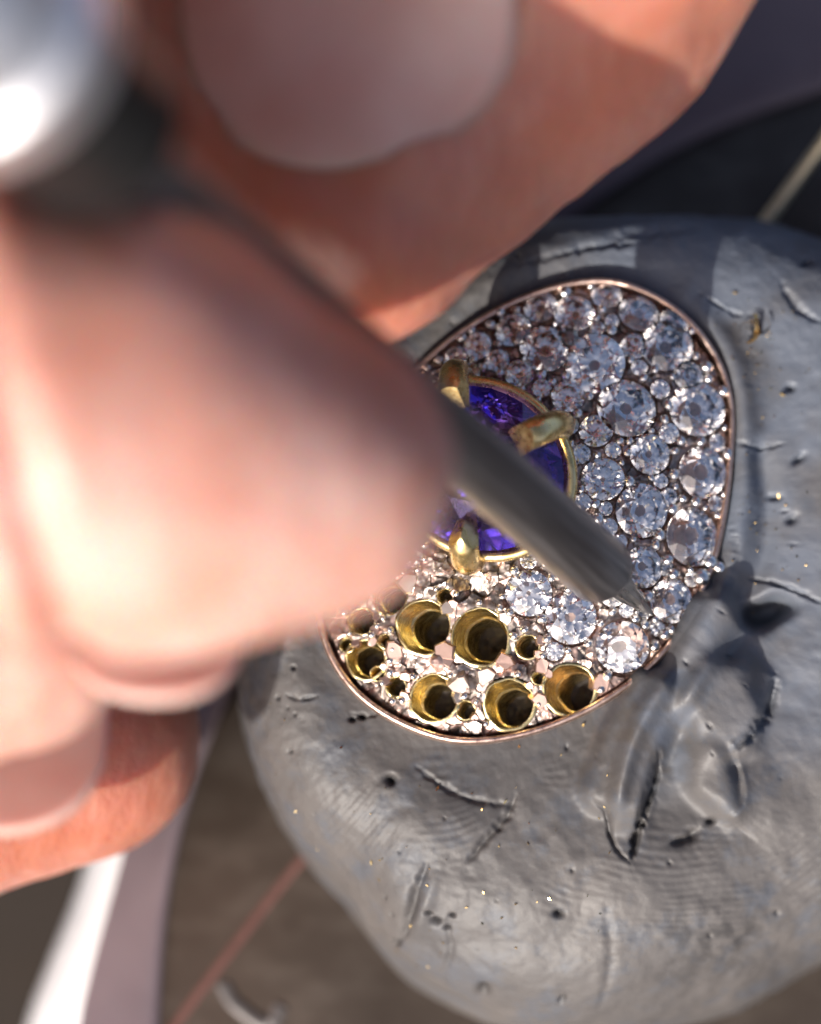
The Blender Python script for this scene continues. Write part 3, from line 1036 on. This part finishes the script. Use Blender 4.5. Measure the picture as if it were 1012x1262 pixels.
# ---------------------------------------------------------------- graver
tip = ondome(803, 757, .015)
hp = P(130, 172, 2.75)
ax = hp - tip; L = np.linalg.norm(ax); ax /= L
gx_, gy_, gz_ = frame(ax, (0, 0, 1))
graver = empty('graver', 'slim steel graver with chrome handle, its tip touching the paved stones', 'graver', loc=tuple(tip))
GM = Matrix.Identity(4)
for i in range(3):
    GM[i][0], GM[i][1], GM[i][2] = gx_[i], gy_[i], gz_[i]
    GM[i][3] = tip[i]
graver.matrix_world = GM


def lathe_z(name, prof, mat, parent, ns=48, smooth=True, sq=None):
    a = np.arange(ns) / ns * 2 * math.pi
    V = np.array([[(r * math.cos(q), r * math.sin(q), z) for q in a] for r, z in prof])
    F = grid_faces(len(prof), ns, False, True).tolist()
    F += [list(range(ns))[::-1], [(len(prof) - 1) * ns + k for k in range(ns)]]
    o = mesh(name, V.reshape(-1, 3), F, mat, parent, smooth)
    md = o.modifiers.new('edge', 'EDGE_SPLIT'); md.split_angle = math.radians(35)
    return o


lathe_z('shank', [(.098, .345), (.107, .355), (.113, .375), (.114, .6), (.115, L - .1), (.115, L + .05)], M_STEEL, graver)
# ground tip: flattened wedge from shank to cutting point
secs = [(.0, .006, .012, -.004), (.04, .015, .019, -.003), (.12, .026, .032, .0), (.22, .040, .046, .0), (.32, .050, .056, 0), (.37, .054, .060, 0), (.41, .056, .062, 0), (.44, .05, .05, 0)]
ns = 20; V = []
for z, a_, b_, off in secs:
    for k in range(ns):
        q = k / ns * 2 * math.pi
        cx, cy = math.cos(q), math.sin(q)
        e = .55
        V.append((a_ * math.copysign(abs(cx) ** e, cx), off + b_ * math.copysign(abs(cy) ** e, cy) * (.7 if cy > 0 else 1), z))
V = np.array(V); V[:, :2] += .0025 * rng.normal(0, 1, (len(V), 2)) * (V[:, 2:3] > .05)
F = grid_faces(len(secs), ns, False, True).tolist() + [list(range(ns))[::-1]]
mesh('cutting_tip', V, F, M_TIP, graver, False)
lathe_z('collar', [(.13, L - .06), (.22, L - .03), (.28, L + .04), (.29, L + .44), (.22, L + .48)], M_BLACK, graver)
fer = [(.22, L + .44), (.32, L + .46), (.36, L + .52), (.36, L + .66), (.31, L + .70), (.31, L + .78), (.36, L + .82), (.36, L + 1.2), (.34, L + 1.25), (.34, L + 1.32), (.42, L + 1.4), (.45, L + 3.2), (.40, L + 4.2), (.2, L + 4.5)]
lathe_z('handle', fer, M_CHROME, graver)

# ---------------------------------------------------------------- hand (in camera-aligned coordinates u,v,w)
def cu(px, py, wd):
    k = (DIST - wd) / DIST / PXCM
    return np.array([(px - 506) * k, (631 - py) * k, wd])


def rcone(Pt, a, ra, b, rb):
    ab = b - a; l2 = ab @ ab
    t = np.clip(((Pt - a) @ ab) / l2, 0, 1)
    return np.linalg.norm(Pt - a - t[..., None] * ab, axis=-1) - (ra + (rb - ra) * t)


def smin(a, b, k):
    h = np.clip(.5 + .5 * (b - a) / k, 0, 1)
    return b + (a - b) * h - k * h * (1 - h)


FING = {
    'index': [((296, 566), 2.15, .50), ((200, 540), 2.22, .575), ((95, 500), 2.28, .67), ((-90, 492), 2.35, .72), ((-420, 470), 2.4, .76), ((-900, 120), 2.5, .85), ((-1000, -500), 2.6, 1.1)],
    'middle': [((0, 775), 1.25, .40), ((-180, 800), 1.25, .47), ((-430, 780), 1.4, .60), ((-900, 500), 1.9, .75), ((-1050, -350), 2.3, 1.1)],
    'little': [((-200, 1475), 1.6, .36), ((-430, 1330), 1.5, .46), ((-850, 950), 1.4, .6), ((-1100, 0), 1.8, .9)],  # out of view, posed toward the sun to shade the ring finger
    'ring': [((95, 912), -.55, .42), ((-120, 950), -.5, .48), ((-450, 950), -.1, .62), ((-950, 700), 1.0, .75), ((-1100, -200), 1.8, 1.1)],
    'thumb': [((405, 238), .60, .46), ((480, 105), .52, .66), ((600, -70), .50, .80), ((790, -420), 1.0, .92), ((420, -900), 1.9, 1.0), ((-400, -900), 2.3, 1.2)],
}


def hand_sdf(Pt):
    d = None
    for nm, ch in FING.items():
        f = None
        for i in range(len(ch) - 1):
            (a, wa, ra), (b, wb, rb) = ch[i], ch[i + 1]
            s = rcone(Pt, cu(*a, wa), ra, cu(*b, wb), rb)
            f = s if f is None else smin(f, s, .12)
        if nm == 'index':
            f = smin(f, np.linalg.norm((Pt - cu(215, 588, 2.28)) / np.array([1.2, 1, 1]), axis=-1) - .47, .2)   # pulp of the finger
            f = smin(f, np.linalg.norm(Pt - cu(395, 585, 2.08), axis=-1) - .40, .15)
            f = f + .09 * np.exp(-((Pt[..., 0] - cu(40, 500, 2.2)[0] + .25 * (Pt[..., 1] - .1)) / .06) ** 2) * sm(1.9, 2.5, Pt[..., 2])
            f = f + .06 * np.exp(-((Pt[..., 0] - cu(-30, 500, 2.2)[0] + .15 * (Pt[..., 1] - .1)) / .05) ** 2) * sm(1.9, 2.5, Pt[..., 2])
        if nm == 'thumb':
            f = smin(f, np.linalg.norm(Pt - cu(420, 260, .60), axis=-1) - .44, .1)
            f = smin(f, rcone(Pt, cu(340, 120, .50), .50, cu(400, -120, .5), .66), .2)
        d = f if d is None else smin(d, f, .05)
    palm = rcone(Pt, cu(-1000, -500, 2.6), 1.2, cu(-400, -900, 2.3), 1.3)
    d = smin(d, palm, .6)
    return d


h = .045
lo_ = np.array([-4.4, -2.9, -1.3]); hi_ = np.array([2.2, 5.6, 4.2])
nn_ = ((hi_ - lo_) / h).astype(int)
ga = [lo_[i] + h * np.arange(nn_[i]) for i in range(3)]
SD = np.empty(nn_, np.float32)
for k in range(0, nn_[0], 24):
    A_, B_, C_ = np.meshgrid(ga[0][k:k + 24], ga[1], ga[2], indexing='ij')
    SD[k:k + 24] = hand_sdf(np.stack([A_, B_, C_], -1))
# naive surface nets
ins = SD < 0
cor = [(0, 0, 0), (1, 0, 0), (0, 1, 0), (1, 1, 0), (0, 0, 1), (1, 0, 1), (0, 1, 1), (1, 1, 1)]
sh = tuple(n - 1 for n in SD.shape)
def sub(a, c): return a[c[0]:c[0] + sh[0], c[1]:c[1] + sh[1], c[2]:c[2] + sh[2]]
cnt = sum(sub(ins, c).astype(np.int8) for c in cor)
act = (cnt > 0) & (cnt < 8)
idx = np.full(sh, -1, np.int64); ai = np.argwhere(act); idx[act] = np.arange(len(ai))
vals = np.stack([sub(SD, c)[act] for c in cor], -1).astype(float)
acc = np.zeros((len(ai), 3)); num = np.zeros(len(ai))
for i in range(8):
    for j in range(i + 1, 8):
        if sum(abs(np.array(cor[i]) - np.array(cor[j]))) != 1: continue
        m = (vals[:, i] < 0) != (vals[:, j] < 0)
        t_ = vals[m, i] / (vals[m, i] - vals[m, j])
        acc[m] += np.array(cor[i]) + t_[:, None] * (np.array(cor[j]) - np.array(cor[i])); num[m] += 1
HV = lo_ + h * (ai + acc / num[:, None])
HF = []
for axn in range(3):
    o1, o2 = [(1, 2), (2, 0), (0, 1)][axn]
    e = np.zeros(3, int); e[axn] = 1
    s0 = ins[1:-1, 1:-1, 1:-1]
    s1 = ins[1 + e[0]:ins.shape[0] - 1 + e[0], 1 + e[1]:ins.shape[1] - 1 + e[1], 1 + e[2]:ins.shape[2] - 1 + e[2]]
    q = np.argwhere(s0 != s1) + 1
    sgn = ins[q[:, 0], q[:, 1], q[:, 2]]
    d1 = np.zeros(3, int); d1[o1] = 1; d2 = np.zeros(3, int); d2[o2] = 1
    ok = (q < np.array(sh)).all(1); q = q[ok]; sgn = sgn[ok]
    g4 = [idx[tuple((q - d1 - d2).T)], idx[tuple((q - d2).T)], idx[tuple(q.T)], idx[tuple((q - d1).T)]]
    f = np.stack(g4, -1); f[~sgn] = f[~sgn][:, ::-1]
    HF.append(f[(f >= 0).all(1)])
HF = np.concatenate(HF)


def grad(Pt, fn=hand_sdf, e=.012):
    return np.stack([(fn(Pt + d) - fn(Pt - d)) / (2 * e) for d in np.eye(3) * e], -1)


for _ in range(2):
    G = grad(HV); HV = HV - hand_sdf(HV)[:, None] * G / (np.sum(G * G, 1)[:, None] + 1e-6)
G = grad(HV)
HV = HV + G * (.012 * fbm(HV[:, 0] * 3.2, HV[:, 1] * 3.2, HV[:, 2] * 3.2, 101, 3))[:, None]
R3 = np.stack([AX_R, AX_U, AX_N])
def c2w(v): return TGT + np.asarray(v) @ R3
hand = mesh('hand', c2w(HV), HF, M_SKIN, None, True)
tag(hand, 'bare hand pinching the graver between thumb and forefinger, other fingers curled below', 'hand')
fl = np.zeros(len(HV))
for p_, r_, a_ in ((cu(490, 555, 1.8), .38, .6), (cu(420, 300, 1.1), 1.2, .8), (cu(620, 60, 1.1), 1.6, .75), (cu(100, 920, -.2), 1.1, .8), (cu(170, 270, 2.3), .85, .85), (cu(390, 420, 2.2), .5, .8)):  # first is tip redness; the others paint shade and translucent glow
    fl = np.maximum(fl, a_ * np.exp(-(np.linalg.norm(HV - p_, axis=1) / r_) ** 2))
at = hand.data.attributes.new('flush_shade', 'FLOAT', 'POINT'); at.data.foreach_set('value', fl.astype(np.float32))


def nail(cp, rx, ry, rot, wd, bulge, label, snap=True, tilt=(0, 0), thick=.03):
    """curved plate; outline ellipse about pixel cp (px radii), laid on the finger or floating free past its tip"""
    n1, n2 = 14, 56
    V = []
    for i in range(n1 + 1):
        for j in range(n2):
            a = j / n2 * 2 * math.pi; k = i / n1
            e = .85
            u = rx * k * math.copysign(abs(math.cos(a)) ** e, math.cos(a)); v = ry * k * math.copysign(abs(math.sin(a)) ** e, math.sin(a))
            x = cp[0] + u * math.cos(rot) - v * math.sin(rot); y = cp[1] + u * math.sin(rot) + v * math.cos(rot)
            if snap:
                ww = 3.4
                for _ in range(60):
                    s = float(hand_sdf(cu(x, y, ww)[None])[0])
                    if s < .004 or ww < .2: break
                    ww -= max(s * .8, .002)
                q = cu(x, y, ww - .012 + .032 * (1 - k ** 3))
            else:
                q = cu(x, y, wd + bulge * (1 - (u / rx) ** 2) + tilt[0] * u / rx + tilt[1] * v / ry)
            V.append(q)
    V = c2w(np.array(V))
    F = grid_faces(n1 + 1, n2, False, True)
    o = mesh('fingernail', V, F, M_NAIL, hand, True)
    md = o.modifiers.new('thick', 'SOLIDIFY'); md.thickness = thick; md.offset = 0
    o['label'] = label
    return o


nail((428, 12), 205, 190, -.25, 0, 0, 'broad pale thumbnail', True)
nail((190, 758), 116, 106, 0, 1.45, .06, 'forefinger nail edge peeking out below the fingertip', False, (.05, .22))
nail((-10, 884), 145, 144, 0, .75, .06, 'long pink nail of the curled middle finger', False, (.1, .28))
